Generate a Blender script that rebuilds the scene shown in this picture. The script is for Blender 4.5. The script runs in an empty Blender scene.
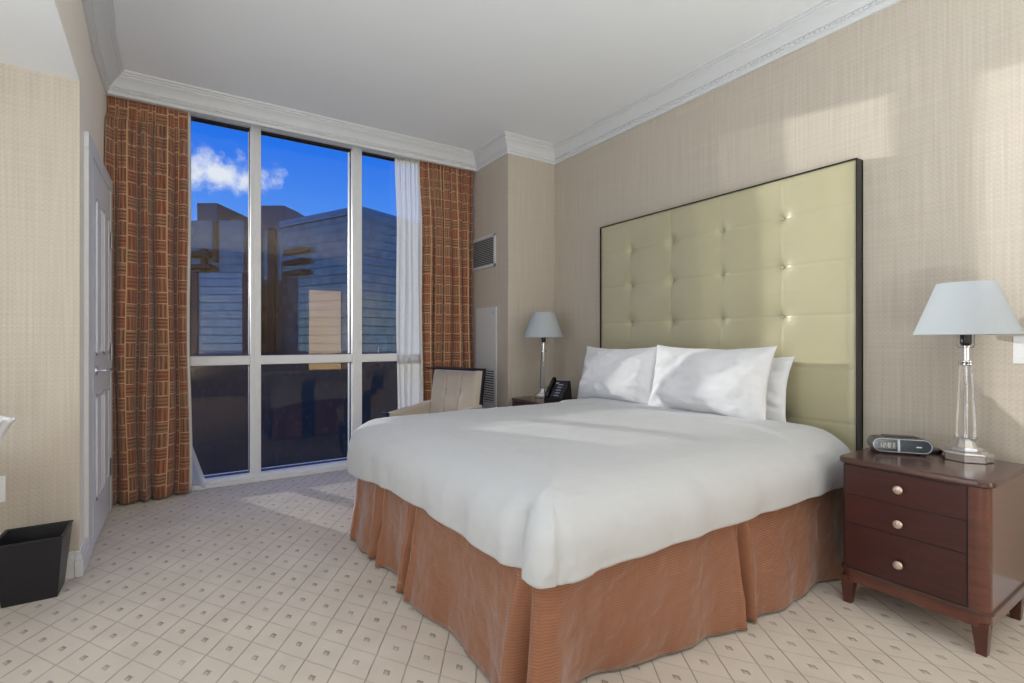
import bpy, bmesh, math, random
from mathutils import Vector, Matrix, noise
random.seed(7)
D = bpy.data
COL = bpy.context.scene.collection
PI = math.pi
def R(d): return math.radians(d)
def lin(c):
    return tuple(((x/255)/12.92 if x/255 <= .04045 else ((x/255+.055)/1.055)**2.4) for x in c)
def sst(a, b, x):
    t = max(0., min(1., (x-a)/(b-a))); return t*t*(3-2*t)
def fbm(x, y, z, o=3): return noise.fractal(Vector((x, y, z)), 1.0, 2.0, o)

# ------------------------------------------------------------------ shader helper
class NT:
    def __init__(s, name):
        s.m = D.materials.new(name); s.m.use_nodes = True
        s.t = s.m.node_tree; s.t.nodes.clear()
        s.out = s.t.nodes.new('ShaderNodeOutputMaterial')
    def n(s, typ, **k):
        nd = s.t.nodes.new(typ)
        for a, v in k.items(): setattr(nd, a, v)
        return nd
    def link(s, a, b): s.t.links.new(a, b)
    def put(s, sock, v):
        if hasattr(v, 'is_linked') or hasattr(v, 'links'): s.t.links.new(v, sock)
        else:
            if hasattr(sock.default_value, '__len__') and not hasattr(v, '__len__'): v = (v,)*len(sock.default_value)
            if hasattr(sock.default_value, '__len__') and len(sock.default_value) == 4 and len(v) == 3: v = tuple(v)+(1,)
            sock.default_value = v
    def f(s, op, a, b=None, c=None):
        nd = s.n('ShaderNodeMath', operation=op)
        for i, v in enumerate((a, b, c)):
            if v is not None: s.put(nd.inputs[i], v)
        return nd.outputs[0]
    def pos(s): return s.n('ShaderNodeNewGeometry').outputs['Position']
    def objc(s): return s.n('ShaderNodeTexCoord').outputs['Object']
    def uv(s): return s.n('ShaderNodeTexCoord').outputs['UV']
    def sep(s, v):
        nd = s.n('ShaderNodeSeparateXYZ'); s.put(nd.inputs[0], v); return nd.outputs
    def comb(s, x, y, z):
        nd = s.n('ShaderNodeCombineXYZ')
        for i, v in enumerate((x, y, z)): s.put(nd.inputs[i], v)
        return nd.outputs[0]
    def noise(s, vec, scale, detail=2, rough=.5):
        nd = s.n('ShaderNodeTexNoise'); s.put(nd.inputs['Vector'], vec)
        nd.inputs['Scale'].default_value = scale; nd.inputs['Detail'].default_value = detail
        nd.inputs['Roughness'].default_value = rough
        return nd.outputs[0]
    def ss(s, a, b, x):
        nd = s.n('ShaderNodeMapRange', interpolation_type='SMOOTHSTEP')
        s.put(nd.inputs[0], x); s.put(nd.inputs[1], a); s.put(nd.inputs[2], b)
        nd.inputs[3].default_value = 0; nd.inputs[4].default_value = 1
        return nd.outputs[0]
    def mix(s, fac, a, b):
        nd = s.n('ShaderNodeMix', data_type='RGBA')
        s.put(nd.inputs[0], fac); s.put(nd.inputs[6], a); s.put(nd.inputs[7], b)
        return nd.outputs[2]
    def bump(s, h, strength=.3, dist=.01):
        nd = s.n('ShaderNodeBump'); s.put(nd.inputs['Height'], h)
        nd.inputs['Strength'].default_value = strength; nd.inputs['Distance'].default_value = dist
        return nd.outputs[0]
    def bsdf(s, col, rough=.5, metal=0, normal=None, link=True, **k):
        p = s.n('ShaderNodeBsdfPrincipled')
        s.put(p.inputs['Base Color'], col); s.put(p.inputs['Roughness'], rough); s.put(p.inputs['Metallic'], metal)
        if normal is not None: s.put(p.inputs['Normal'], normal)
        for a, v in k.items(): s.put(p.inputs[a.replace('_', ' ')], v)
        if link: s.link(p.outputs[0], s.out.inputs[0])
        return p.outputs[0]
    def mixs(s, fac, a, b, link=True):
        nd = s.n('ShaderNodeMixShader'); s.put(nd.inputs[0], fac); s.link(a, nd.inputs[1]); s.link(b, nd.inputs[2])
        if link: s.link(nd.outputs[0], s.out.inputs[0])
        return nd.outputs[0]
    def simple(s, typ, col, rough=None):
        nd = s.n(typ); s.put(nd.inputs['Color'], col)
        if rough is not None: nd.inputs['Roughness'].default_value = rough
        return nd.outputs[0]

def plain(name, rgb, rough=.5, metal=0, var=.06, scale=30, **k):
    t = NT(name); c = lin(rgb)
    nz = t.noise(t.objc(), scale, 3)
    col = t.mix(nz, tuple(x*(1-var) for x in c), tuple(min(1, x*(1+var)) for x in c))
    t.bsdf(col, rough, metal, **k); return t.m

# ------------------------------------------------------------------ materials
M = {}
def wallpaper():
    t = NT('wallpaper_weave'); p = t.sep(t.pos()); a = t.f('ADD', p[0], p[1]); z = p[2]
    ca = t.f('SINE', t.f('MULTIPLY', a, 2*PI/.024)); cz = t.f('SINE', t.f('MULTIPLY', z, 2*PI/.024))
    w = t.f('MULTIPLY', ca, cz)
    th = t.ss(.86, .97, t.f('SINE', t.f('MULTIPLY', a, 2*PI/.012)))
    st = t.noise(t.comb(t.f('MULTIPLY', a, 1.), t.f('MULTIPLY', z, .02), 0), 90, 2)
    sz = t.noise(t.comb(t.f('MULTIPLY', a, .02), t.f('MULTIPLY', z, 1.), 3), 90, 2)
    v = t.f('ADD', t.f('MULTIPLY', w, .055), t.f('ADD', t.f('MULTIPLY', st, .55), t.f('MULTIPLY', sz, .3)))
    v = t.f('ADD', v, t.f('MULTIPLY', th, .05))
    col = t.mix(v, lin((171, 160, 146)), lin((220, 210, 196)))
    t.bsdf(col, .6, normal=t.bump(w, .07, .003), Specular_IOR_Level=.35); return t.m
M['wallpaper'] = wallpaper()
M['paint_cream'] = plain('painted_cream_wall', (244, 236, 224), .7, var=.02)
M['ceiling'] = plain('ceiling_white_paint', (236, 238, 240), .8, var=.015, scale=3)
M['trim'] = plain('white_trim_paint', (216, 217, 218), .45, var=.02)
M['door'] = plain('white_door_paint', (222, 223, 226), .4, var=.02)
M['frame'] = plain('white_window_frame', (225, 225, 226), .35, var=.02)
M['gasket'] = plain('black_gasket', (18, 18, 20), .6)
M['plate'] = plain('white_plastic', (232, 232, 232), .35, var=.02)

def carpet():
    t = NT('patterned_carpet'); p = t.pos(); s = t.sep(p)
    xa = t.f('DIVIDE', s[0], .0757); ya = t.f('DIVIDE', s[1], .1148)
    wob = t.f('MULTIPLY', t.f('SUBTRACT', t.noise(p, 14, 2), .5), .05)
    u = t.f('ADD', t.f('ADD', t.f('MULTIPLY', t.f('SUBTRACT', xa, ya), .5), 100.056), wob)
    v = t.f('ADD', t.f('ADD', t.f('MULTIPLY', t.f('ADD', xa, ya), .5), 100.116), wob)
    fu = t.f('SUBTRACT', t.f('FRACT', u), .5); fv = t.f('SUBTRACT', t.f('FRACT', v), .5)
    au = t.f('ABSOLUTE', fu); av = t.f('ABSOLUTE', fv)
    fade = t.ss(.25, .6, t.noise(p, 9, 2))
    l1 = t.ss(.468, .492, au); l2 = t.ss(.468, .492, av)
    line = t.f('MAXIMUM', t.f('MULTIPLY', l2, .42), t.f('MULTIPLY', l1, .9))
    line = t.f('MULTIPLY', line, t.f('ADD', .6, t.f('MULTIPLY', fade, .4)))
    sq = t.f('SUBTRACT', 1., t.ss(.075, .10, t.f('MAXIMUM', au, av)))
    ins = t.f('SUBTRACT', 1., t.ss(.04, .06, t.f('MAXIMUM', t.f('ABSOLUTE', t.f('ADD', fu, .01)), t.f('ABSOLUTE', t.f('ADD', fv, .035)))))
    mot = t.f('MULTIPLY', sq, t.f('SUBTRACT', 1., t.f('MULTIPLY', ins, .6)))
    dark = t.f('MAXIMUM', t.f('MULTIPLY', line, .62), t.f('MULTIPLY', mot, t.f('ADD', .28, t.f('MULTIPLY', fade, .32))))
    pile = t.noise(p, 420, 3, .7); big = t.noise(p, 5, 3)
    base = t.mix(t.f('ADD', t.f('MULTIPLY', pile, .62), t.f('MULTIPLY', big, .38)), lin((164, 150, 137)), lin((240, 229, 214)))
    col = t.mix(dark, base, lin((84, 70, 62)))
    h = t.f('SUBTRACT', t.f('MULTIPLY', pile, .35), dark)
    t.bsdf(col, .95, normal=t.bump(h, .6, .006), Specular_IOR_Level=.1, Sheen_Weight=.15); return t.m
M['carpet'] = carpet()

def drape():
    t = NT('rust_block_drape_fabric'); s = t.sep(t.uv())
    U = .088; P = .19
    ui = t.f('DIVIDE', s[0], U); ci = t.f('FLOOR', ui); fu = t.f('FRACT', ui)
    odd = t.f('MODULO', t.f('ADD', ci, 100.), 2.)
    vv = t.f('ADD', t.f('DIVIDE', s[1], P), t.f('MULTIPLY', odd, .5))
    fv = t.f('FRACT', vv); tall = t.f('LESS_THAN', fv, .56)
    # distance to block borders in metres
    eu = t.f('MULTIPLY', t.f('MINIMUM', fu, t.f('SUBTRACT', 1., fu)), U)
    d1 = t.f('MINIMUM', fv, t.f('ABSOLUTE', t.f('SUBTRACT', fv, .56))); d1 = t.f('MINIMUM', d1, t.f('SUBTRACT', 1., fv))
    ev = t.f('MULTIPLY', d1, P)
    border = t.f('SUBTRACT', 1., t.ss(.0022, .0042, t.f('MINIMUM', eu, ev)))
    vs = t.f('SINE', t.f('MULTIPLY', s[0], 2*PI/.026)); hs = t.f('SINE', t.f('MULTIPLY', s[1], 2*PI/.026))
    n1 = t.noise(t.comb(t.f('MULTIPLY', s[0], 1.), t.f('MULTIPLY', s[1], .05), ci), 130, 2)
    n2 = t.noise(t.comb(t.f('MULTIPLY', s[0], .05), t.f('MULTIPLY', s[1], 1.), t.f('FLOOR', vv)), 130, 2)
    sv = t.f('ADD', t.f('MULTIPLY', vs, .2), n1); sh = t.f('ADD', t.f('MULTIPLY', hs, .2), n2)
    mx = t.f('ADD', t.f('MULTIPLY', tall, sv), t.f('MULTIPLY', t.f('SUBTRACT', 1., tall), sh))
    blk = t.noise(t.comb(ci, t.f('FLOOR', vv), tall), 3.3, 0)
    red = t.mix(t.ss(.35, .65, blk), lin((176, 112, 82)), lin((172, 130, 98)))
    col = t.mix(t.ss(.15, .85, mx), lin((112, 72, 55)), red)
    col = t.mix(border, col, lin((206, 170, 130)))
    t.bsdf(col, .75, Sheen_Weight=.3, Specular_IOR_Level=.25, normal=t.bump(mx, .15, .002)); return t.m
M['drape'] = drape()
M['lining'] = plain('cream_curtain_lining', (220, 214, 200), .8)
def sheer():
    t = NT('sheer_voile'); s = t.sep(t.uv())
    w = t.f('SINE', t.f('MULTIPLY', s[0], 2*PI/.004))
    tr = t.simple('ShaderNodeBsdfTransparent', (1, 1, 1))
    tl = t.simple('ShaderNodeBsdfTranslucent', lin((244, 242, 236))); df = t.simple('ShaderNodeBsdfDiffuse', lin((242, 241, 236)))
    body = t.mixs(.5, tl, df, False)
    t.mixs(t.f('ADD', .55, t.f('MULTIPLY', w, .06)), tr, body); return t.m
M['sheer'] = sheer()
def glass():
    t = NT('coated_window_glass')
    tr = t.simple('ShaderNodeBsdfTransparent', (.95, .97, .98))
    gl = t.simple('ShaderNodeBsdfGlossy', (.95, .68, .36), 0.0)
    t.mixs(.030, tr, gl); return t.m
M['glass'] = glass()

def linen(name, rgb, bs=.12):
    t = NT(name); p = t.objc()
    w = t.noise(p, 600, 2); b = t.noise(p, 18, 3)
    c = lin(rgb)
    col = t.mix(b, tuple(x*.97 for x in c), c)
    t.bsdf(col, .8, Sheen_Weight=.2, Specular_IOR_Level=.2, normal=t.bump(t.f('ADD', t.f('MULTIPLY', w, .1), b), bs, .02)); return t.m
M['sheet'] = linen('white_bed_linen', (196, 197, 199))
M['pillowcase'] = linen('white_pillowcase', (226, 226, 228), .08)
M['mattress'] = linen('mattress_ticking', (220, 218, 212))
def skirt():
    t = NT('copper_quilted_satin'); s = t.sep(t.uv())
    zz = t.f('ADD', s[1], t.f('MULTIPLY', t.f('SINE', t.f('MULTIPLY', s[0], 2*PI/.022)), .0009))
    rib = t.f('SINE', t.f('MULTIPLY', zz, 2*PI/.010))
    cr = t.noise(t.comb(t.f('MULTIPLY', s[0], 1.), t.f('MULTIPLY', s[1], 1.), 0), 6, 2, .5)
    crs = t.f('ABSOLUTE', t.f('SUBTRACT', cr, .5))
    col = t.mix(t.f('ADD', .5, t.f('MULTIPLY', rib, .15)), lin((112, 66, 44)), lin((168, 112, 78)))
    h = t.f('ADD', t.f('MULTIPLY', rib, .035), t.f('MULTIPLY', t.ss(0., .12, crs), .28))
    t.bsdf(col, .38, normal=t.bump(h, .6, .016), Sheen_Weight=.35, Specular_IOR_Level=.45); return t.m
M['skirt'] = skirt()
def vinyl():
    t = NT('gold_olive_vinyl'); p = t.objc()
    g = t.noise(p, 260, 3); b = t.noise(p, 3, 2)
    col = t.mix(b, lin((176, 169, 137)), lin((190, 183, 150)))
    t.bsdf(col, t.f('ADD', .34, t.f('MULTIPLY', g, .1)), normal=t.bump(g, .05, .003), Coat_Weight=.4, Coat_Roughness=.25); return t.m
M['vinyl'] = vinyl()
def wood(name, a, b, rough=.3, coat=.15):
    t = NT(name); s = t.sep(t.objc())
    n = t.noise(t.comb(t.f('MULTIPLY', s[0], 3.), t.f('MULTIPLY', s[1], 3.), t.f('MULTIPLY', s[2], 26.)), 2.2, 4, .6)
    n2 = t.noise(t.objc(), 7, 2)
    col = t.mix(t.f('ADD', t.f('MULTIPLY', n, .7), t.f('MULTIPLY', n2, .3)), lin(a), lin(b))
    t.bsdf(col, rough, Coat_Weight=coat, Coat_Roughness=.2); return t.m
M['cherry'] = wood('dark_cherry_veneer', (42, 18, 18), (84, 38, 34), .36)
M['cherry_case_lit'] = wood('glossy_cherry_case_lit', (62, 28, 22), (116, 62, 46), .22, .7)  # paler copy of the cherry; warm light on the sides put into the colour
M['cherry_top'] = wood('dark_cherry_top', (60, 38, 34), (92, 62, 54), .22)
def chipped():
    t = NT('chipped_cherry_leg'); p = t.objc(); s = t.sep(p)
    n = t.noise(p, 55, 3, .6); n2 = t.noise(p, 9, 2)
    chip = t.f('MULTIPLY', t.ss(.66, .70, n), t.ss(.5, .56, n2))
    col = t.mix(t.noise(p, 12, 3), lin((58, 28, 24)), lin((100, 54, 42)))
    t.bsdf(t.mix(chip, col, lin((222, 205, 190))), .35, Coat_Weight=.3); return t.m
M['cherry_leg'] = chipped()
M['nickel'] = plain('brushed_nickel', (205, 198, 192), .28, 1)
M['chrome'] = plain('polished_chrome', (225, 226, 230), .08, 1, var=.02)
M['knob'] = plain('satin_nickel_knob', (222, 205, 192), .35, .8)
def crystal():
    t = NT('clear_crystal'); t.bsdf((.97, .98, 1.), .02, Transmission_Weight=1.0, IOR=1.36); return t.m
M['crystal'] = crystal()
def shade():
    t = NT('white_linen_shade'); p = t.objc()
    n = t.noise(p, 300, 2); c = t.mix(n, lin((196, 202, 207)), lin((210, 216, 221)))
    t.mixs(.3, t.simple('ShaderNodeBsdfDiffuse', c), t.simple('ShaderNodeBsdfTranslucent', c)); return t.m
M['shade'] = shade()
M['black'] = plain('black_lacquer', (20, 20, 24), .3)
M['black_plastic'] = plain('black_plastic', (26, 26, 30), .35)
M['bin'] = plain('black_leatherette_bin', (32, 31, 37), .38, var=.15)
M['bin_in'] = plain('black_bin_inside', (14, 14, 16), .6)
M['clock_body'] = plain('grey_clock_plastic', (66, 66, 66), .35)
M['clock_face'] = plain('blue_black_clock_glass', (30, 46, 58), .12)
M['lcd'] = plain('lcd_grey', (104, 106, 106), .3)
M['lcd_digit'] = plain('lcd_digit_pale', (206, 208, 206), .4)
M['silver'] = plain('silver_plastic', (190, 196, 204), .3, .3)
M['phone_grey'] = plain('phone_grey_buttons', (160, 162, 172), .4)
M['phone_face'] = plain('phone_dark_face', (46, 46, 56), .4)
M['chair_fabric'] = linen('taupe_chair_fabric', (190, 178, 164), .1)
M['chair_frame'] = plain('navy_black_lacquer_frame', (26, 28, 42), .3)
M['vent'] = plain('white_painted_metal', (208, 208, 208), .4, var=.02)
M['slat'] = plain('grey_vent_slat', (150, 150, 150), .45)
M['vent_dark'] = plain('dark_duct', (34, 34, 36), .8)
M['steel'] = plain('hinge_steel', (150, 150, 152), .3, 1)
M['liner'] = plain('white_glossy_liner', (236, 237, 240), .25, var=.05, scale=60)
M['desk'] = wood('walnut_console', (70, 42, 32), (112, 74, 56))

def facade(name, a, b, cw=1.9, ch=2.5, spec=.35, lit=.0, ref=(.62, .76, .72)):
    t = NT(name); p = t.objc(); s = t.sep(p)
    al = t.f('ADD', s[0], t.f('MULTIPLY', s[1], .35))
    fx = t.f('FRACT', t.f('DIVIDE', t.f('ADD', al, 500.), cw)); fz = t.f('FRACT', t.f('DIVIDE', t.f('ADD', s[2], 500.), ch))
    mull = t.f('MAXIMUM', t.f('MULTIPLY', t.f('LESS_THAN', fx, .08), .5), t.f('LESS_THAN', fz, .12))
    cell = t.comb(t.f('FLOOR', t.f('DIVIDE', t.f('ADD', al, 500.), cw)), t.f('FLOOR', t.f('DIVIDE', t.f('ADD', s[2], 500.), ch)), 0)
    wn = t.n('ShaderNodeTexWhiteNoise'); t.link(cell, wn.inputs['Vector']); r = wn.outputs['Value']
    big = t.ss(.3, .75, t.noise(p, .06, 5, .7))  # broad pale smudges; on the glass, cloud reflections painted into the colour
    col = t.mix(t.f('ADD', t.f('MULTIPLY', r, .35), t.f('MULTIPLY', big, .65)), lin(a), lin(b))
    if lit:
        pick = t.f('MULTIPLY', t.f('GREATER_THAN', r, 1-lit), t.f('MULTIPLY', t.f('GREATER_THAN', fz, .4), t.f('GREATER_THAN', fx, .35)))
        col = t.mix(pick, col, lin((46, 58, 64)))  # paler cells: lit windows painted as flat colour, nothing glows
    col = t.mix(t.f('MULTIPLY', mull, .45), col, lin((18, 38, 56)))
    d = t.bsdf(col, .6, link=False)
    g = t.simple('ShaderNodeBsdfGlossy', ref, .03)
    t.mixs(t.f('MULTIPLY', t.f('SUBTRACT', 1., mull), spec), d, g); return t.m
M['fac'] = facade('blue_glass_curtain_wall', (28, 56, 56), (84, 122, 122), spec=.18)
M['fac_dark'] = facade('dark_teal_curtain_wall', (22, 28, 30), (42, 52, 52), cw=.9, ch=1.7, spec=.05, lit=.16)
M['fac_teal'] = facade('teal_curtain_wall', (40, 92, 116), (70, 130, 150), spec=.22)
M['fac_slot'] = plain('dark_building_recess', (24, 38, 56), .7, scale=.2)
M['roof_grey'] = plain('grey_penthouse_panel', (98, 104, 110), .8, scale=.15)
M['roof_brown'] = plain('brown_penthouse_panel', (84, 80, 80), .8, scale=.15)
M['balcony'] = plain('dark_balcony_slab', (24, 30, 36), .7, scale=.3)
M['tan'] = facade('tan_tower_wall', (150, 128, 98), (190, 166, 130), cw=3.0, ch=3.4, spec=.0)
M['tan2'] = facade('grey_tan_tower_wall', (110, 100, 86), (150, 136, 112), cw=4.0, ch=3.2, spec=.0)
def city():
    t = NT('desert_city_ground'); p = t.pos()
    v = t.n('ShaderNodeTexVoronoi'); t.link(p, v.inputs['Vector']); v.inputs['Scale'].default_value = .02
    col = t.mix(t.noise(p, .01, 4), lin((74, 70, 62)), lin((150, 138, 118)))
    col = t.mix(t.f('MULTIPLY', v.outputs['Distance'], .02), col, lin((60, 74, 58)))
    t.bsdf(col, .9); return t.m
M['city'] = city()

# ------------------------------------------------------------------ mesh builder
class MB:
    def __init__(s): s.bm = bmesh.new(); s.uvd = {}
    def v(s, p): return s.bm.verts.new(p)
    def face(s, vs):
        try: return s.bm.faces.new(vs)
        except ValueError: return None
    def box(s, x0, x1, y0, y1, z0, z1, bev=0, seg=2, mat=None):
        bm = s.bm
        r = bmesh.ops.create_cube(bm, size=1)
        vs = r['verts']
        for v in vs:
            v.co = Vector(((x0+x1)/2+v.co.x*(x1-x0), (y0+y1)/2+v.co.y*(y1-y0), (z0+z1)/2+v.co.z*(z1-z0)))
        if mat is not None:
            for v in vs: v.co = mat @ v.co
        if bev:
            es = list({e for v in vs for e in v.link_edges})
            bmesh.ops.bevel(bm, geom=es, offset=bev, segments=seg, profile=.5, affect='EDGES')
        return s
    def hull8(s, bot, top):
        b = [s.v(p) for p in bot]; t = [s.v(p) for p in top]; n = len(b)
        s.face(b[::-1]); s.face(t)
        for i in range(n): s.face([b[i], b[(i+1) % n], t[(i+1) % n], t[i]])
        return s
    def prism(s, poly, z0, z1): return s.hull8([(x, y, z0) for x, y in poly], [(x, y, z1) for x, y in poly])
    def lathe(s, prof, c=(0, 0, 0), n=32, cap=True, sx=1, sy=1, axis='z'):
        rings = []
        for r, z in prof:
            ring = []
            for i in range(n):
                a = 2*PI*i/n; p = (r*math.cos(a)*sx, r*math.sin(a)*sy, z)
                if axis == 'x': p = (z, p[0], p[1])
                if axis == 'y': p = (p[0], z, p[1])
                ring.append(s.v((c[0]+p[0], c[1]+p[1], c[2]+p[2])))
            rings.append(ring)
        for a, b in zip(rings, rings[1:]):
            for i in range(n): s.face([a[i], a[(i+1) % n], b[(i+1) % n], b[i]])
        if cap: s.face(rings[0][::-1]); s.face(rings[-1])
        return s
    def tube(s, pts, r, n=8, closed=False):
        pts = [Vector(p) for p in pts]; rings = []; N = len(pts); up = None
        for i, p in enumerate(pts):
            t = (pts[min(i+1, N-1)]-pts[max(i-1, 0)]).normalized()
            if up is None:
                up = Vector((0, 0, 1)) if abs(t.z) < .9 else Vector((1, 0, 0))
            u = (up - t*up.dot(t)).normalized(); w = t.cross(u); up = u
            rr = r[i] if isinstance(r, (list, tuple)) else r
            rings.append([s.v(p+(u*math.cos(2*PI*k/n)+w*math.sin(2*PI*k/n))*rr) for k in range(n)])
        for a, b in zip(rings, rings[1:]):
            for i in range(n): s.face([a[i], a[(i+1) % n], b[(i+1) % n], b[i]])
        s.face(rings[0][::-1]); s.face(rings[-1]); return s
    def grid(s, fn, nu, nv, uvfn=None, closed_u=False):
        g = [[s.v(fn(i/nu, j/nv)) for j in range(nv+1)] for i in range(nu+(0 if closed_u else 1))]
        L = len(g)
        for i in range(nu):
            for j in range(nv):
                s.face([g[i][j], g[(i+1) % L][j], g[(i+1) % L][j+1], g[i][j+1]])
        if uvfn:
            for i in range(L):
                for j in range(nv+1): s.uvd[g[i][j]] = uvfn(i, j)
        return g
    def build(s, name, mat, parent=None, sharp=38, loc=None, solid=0):
        bm = s.bm
        bmesh.ops.recalc_face_normals(bm, faces=bm.faces)
        if s.uvd:
            L = bm.loops.layers.uv.new('UVMap')
            for f in bm.faces:
                for l in f.loops:
                    if l.vert in s.uvd: l[L].uv = s.uvd[l.vert]
        for f in bm.faces: f.smooth = True
        for e in bm.edges:
            if len(e.link_faces) == 2 and e.calc_face_angle(0) > R(sharp): e.smooth = False
        me = D.meshes.new(name); bm.to_mesh(me); bm.free()
        me.materials.append(mat if not isinstance(mat, str) else M[mat])
        o = D.objects.new(name, me); COL.objects.link(o)
        if parent: o.parent = parent
        if loc: o.location = loc
        if sharp <= 60:
            wn = o.modifiers.new('weighted', 'WEIGHTED_NORMAL'); wn.keep_sharp = True
        if solid:
            md = o.modifiers.new('thickness', 'SOLIDIFY'); md.thickness = solid; md.offset = 0
        return o
def tag(o, label=None, cat=None, group=None, kind=None):
    if label: o['label'] = label
    if cat: o['category'] = cat
    if group: o['group'] = group
    if kind: o['kind'] = kind
    return o
def thing(name, label, cat, loc=(0, 0, 0), rz=0, group=None):
    o = D.objects.new(name, None); COL.objects.link(o); o.location = loc; o.rotation_euler = (0, 0, rz)
    o.empty_display_size = .1
    return tag(o, label, cat, group)
def struct(o, label=None): return tag(o, label, kind='structure')
def copy_tree(o, parent=None):
    c = o.copy(); COL.objects.link(c)
    if parent: c.parent = parent
    for ch in [x for x in D.objects if x.parent == o]: copy_tree(ch, c)
    return c

# ------------------------------------------------------------------ room constants (metres)
XR = 3.06; XL = -.46; YE = 3.25; YW = 4.66; ZC = 3.05; ZCR = 2.90; ZLOW = 2.46
XC0 = 2.508; YC0 = 3.914; YB = -2.6; XFL = -3.0; YS = 4.50
def bulk(y):
    return -.475 + (.06*max(0, min(1, (3.9-y)/1.4))**.8 if y < 3.9 else 0)

# ------------------------------------------------------------------ shell
struct(MB().box(XFL-.1, XR+.1, YB-.1, 4.95, -.08, 0).build('floor', 'carpet'), 'beige patterned carpet floor')
struct(MB().box(-.62, XR+.1, YB-.1, 4.95, ZC, ZC+.1).build('ceiling', 'ceiling'), 'flat white ceiling')
struct(MB().box(XR, XR+.12, YB, 4.95, 0, ZC).build('wall_right', 'wallpaper'))
struct(MB().box(XC0, XR, YC0, 4.95, 0, ZC, .006).build('wall_column', 'wallpaper'))
ysl = [4.95, 4.3, 3.9, 3.8, 3.7, 3.6, 3.5, 3.4, 3.3, YE]
wl = struct(MB().prism([(bulk(y), y) for y in ysl]+[(XL-.14, YE), (XL-.14, 4.95)], 0, ZC).build('wall_left', 'paint_cream'))
wl.data.materials.append(M['wallpaper'])
for p in wl.data.polygons:
    if p.normal.y < -.7: p.material_index = 1
struct(MB().box(XFL, XL-.14, YE, YE+.1, 0, ZLOW).build('wall_entry', 'wallpaper'))
struct(MB().box(XFL-.1, XFL, YB, YE, 0, ZLOW).build('wall_far_left', 'wallpaper'))
struct(MB().box(XFL, XR, YB-.1, YB, 0, ZC).build('wall_back', 'wallpaper'))
# lowered entry ceiling and its slightly bowed fascia up to the main ceiling
ys = [YE, 3.12, 3.0, 2.8, 2.6, 2.4, 2.0, 1.0, YB]
poly = [(bulk(y), y) for y in ys]
struct(MB().prism(poly+[(-.66, YB), (-.66, YE)], ZLOW, ZC).build('wall_bulkhead', 'paint_cream'))
struct(MB().box(XFL, -.66, YB, YE, ZLOW, ZLOW+.1).build('ceiling_entry', 'ceiling'))
struct(MB().prism([(bulk(y)-.002, y) for y in ys]+[(-.662, YB), (-.662, YE)], ZLOW-.004, ZLOW+.002).build('ceiling_entry_edge', 'ceiling'))
# wall around the window
m = MB(); m.box(-.6, XR, YW+.02, YW+.2, 2.99, ZC); m.box(-.6, -.30, YW+.02, YW+.2, 0, ZC); m.box(-.6, XR, YW+.0, 4.95, -.08, .012)
struct(m.build('wall_window', 'ceiling'))

# crown moulding: one swept run per wall, mitred
prof = [(0, 2.90), (.016, 2.90), (.018, 2.922), (.026, 2.926), (.026, 2.947), (.034, 2.951), (.040, 2.962), (.052, 2.982), (.070, 3.000),
        (.086, 3.010), (.088, 3.020), (.098, 3.022), (.098, 3.036), (.112, 3.040), (.116, 3.05)]
path = [(XR, YB), (XR, YC0), (XC0, YC0), (XC0, YS), (-.475, YS), (-.475, 3.9)] + [(bulk(y), y) for y in (3.75, 3.6, 3.4, 3.2, 3.0, 2.7, 2.4, 2.0, 1.0, YB)]
def offset_poly(pts, d):
    P = [Vector(p) for p in pts]; out = []
    for i, p in enumerate(P):
        ns = []
        for a, b in ((i-1, i), (i, i+1)):
            if a < 0 or b >= len(P): continue
            t = (P[b]-P[a]).normalized(); ns.append(Vector((-t.y, t.x)))
        if len(ns) == 1: out.append(p+ns[0]*d)
        else:
            bi = (ns[0]+ns[1]).normalized(); out.append(p+bi*(d/max(.3, bi.dot(ns[0]))))
    return out
offs = [offset_poly(path, d) for d, z in prof]
runs = [(0, 1), (1, 2), (2, 3), (3, 4), (4, len(path)-1)]
for k, (a, b) in enumerate(runs):
    m = MB()
    g = [[m.v((offs[j][i].x, offs[j][i].y, prof[j][1])) for j in range(len(prof))] for i in range(a, b+1)]
    for i in range(len(g)-1):
        for j in range(len(prof)-1): m.face([g[i][j], g[i+1][j], g[i+1][j+1], g[i][j+1]])
    # dentil beads in the little fillet
    p0 = offset_poly(path, .026)
    for i in range(a, b):
        A = p0[i]; B = p0[i+1]; L = (B-A).length; t = (B-A).normalized(); nrm = Vector((-t.y, t.x)); n = int(L/.028)
        if k in (0, 3):
            for q in range(n):
                c = A+t*(.014+q*.028); w = .008
                a1 = c-t*w; b1 = c+t*w; c1 = b1+nrm*.012; d1 = a1+nrm*.012
                m.prism([(a1.x, a1.y), (b1.x, b1.y), (c1.x, c1.y), (d1.x, d1.y)], 2.929, 2.943)
    struct(m.build('trim_%d' % (k+1), 'trim', sharp=30))
# valance board carrying the crown in front of the curtain pocket
struct(MB().box(-.475, XC0, YS, YS+.025, ZCR, ZC).build('trim_6', 'trim'))

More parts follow.
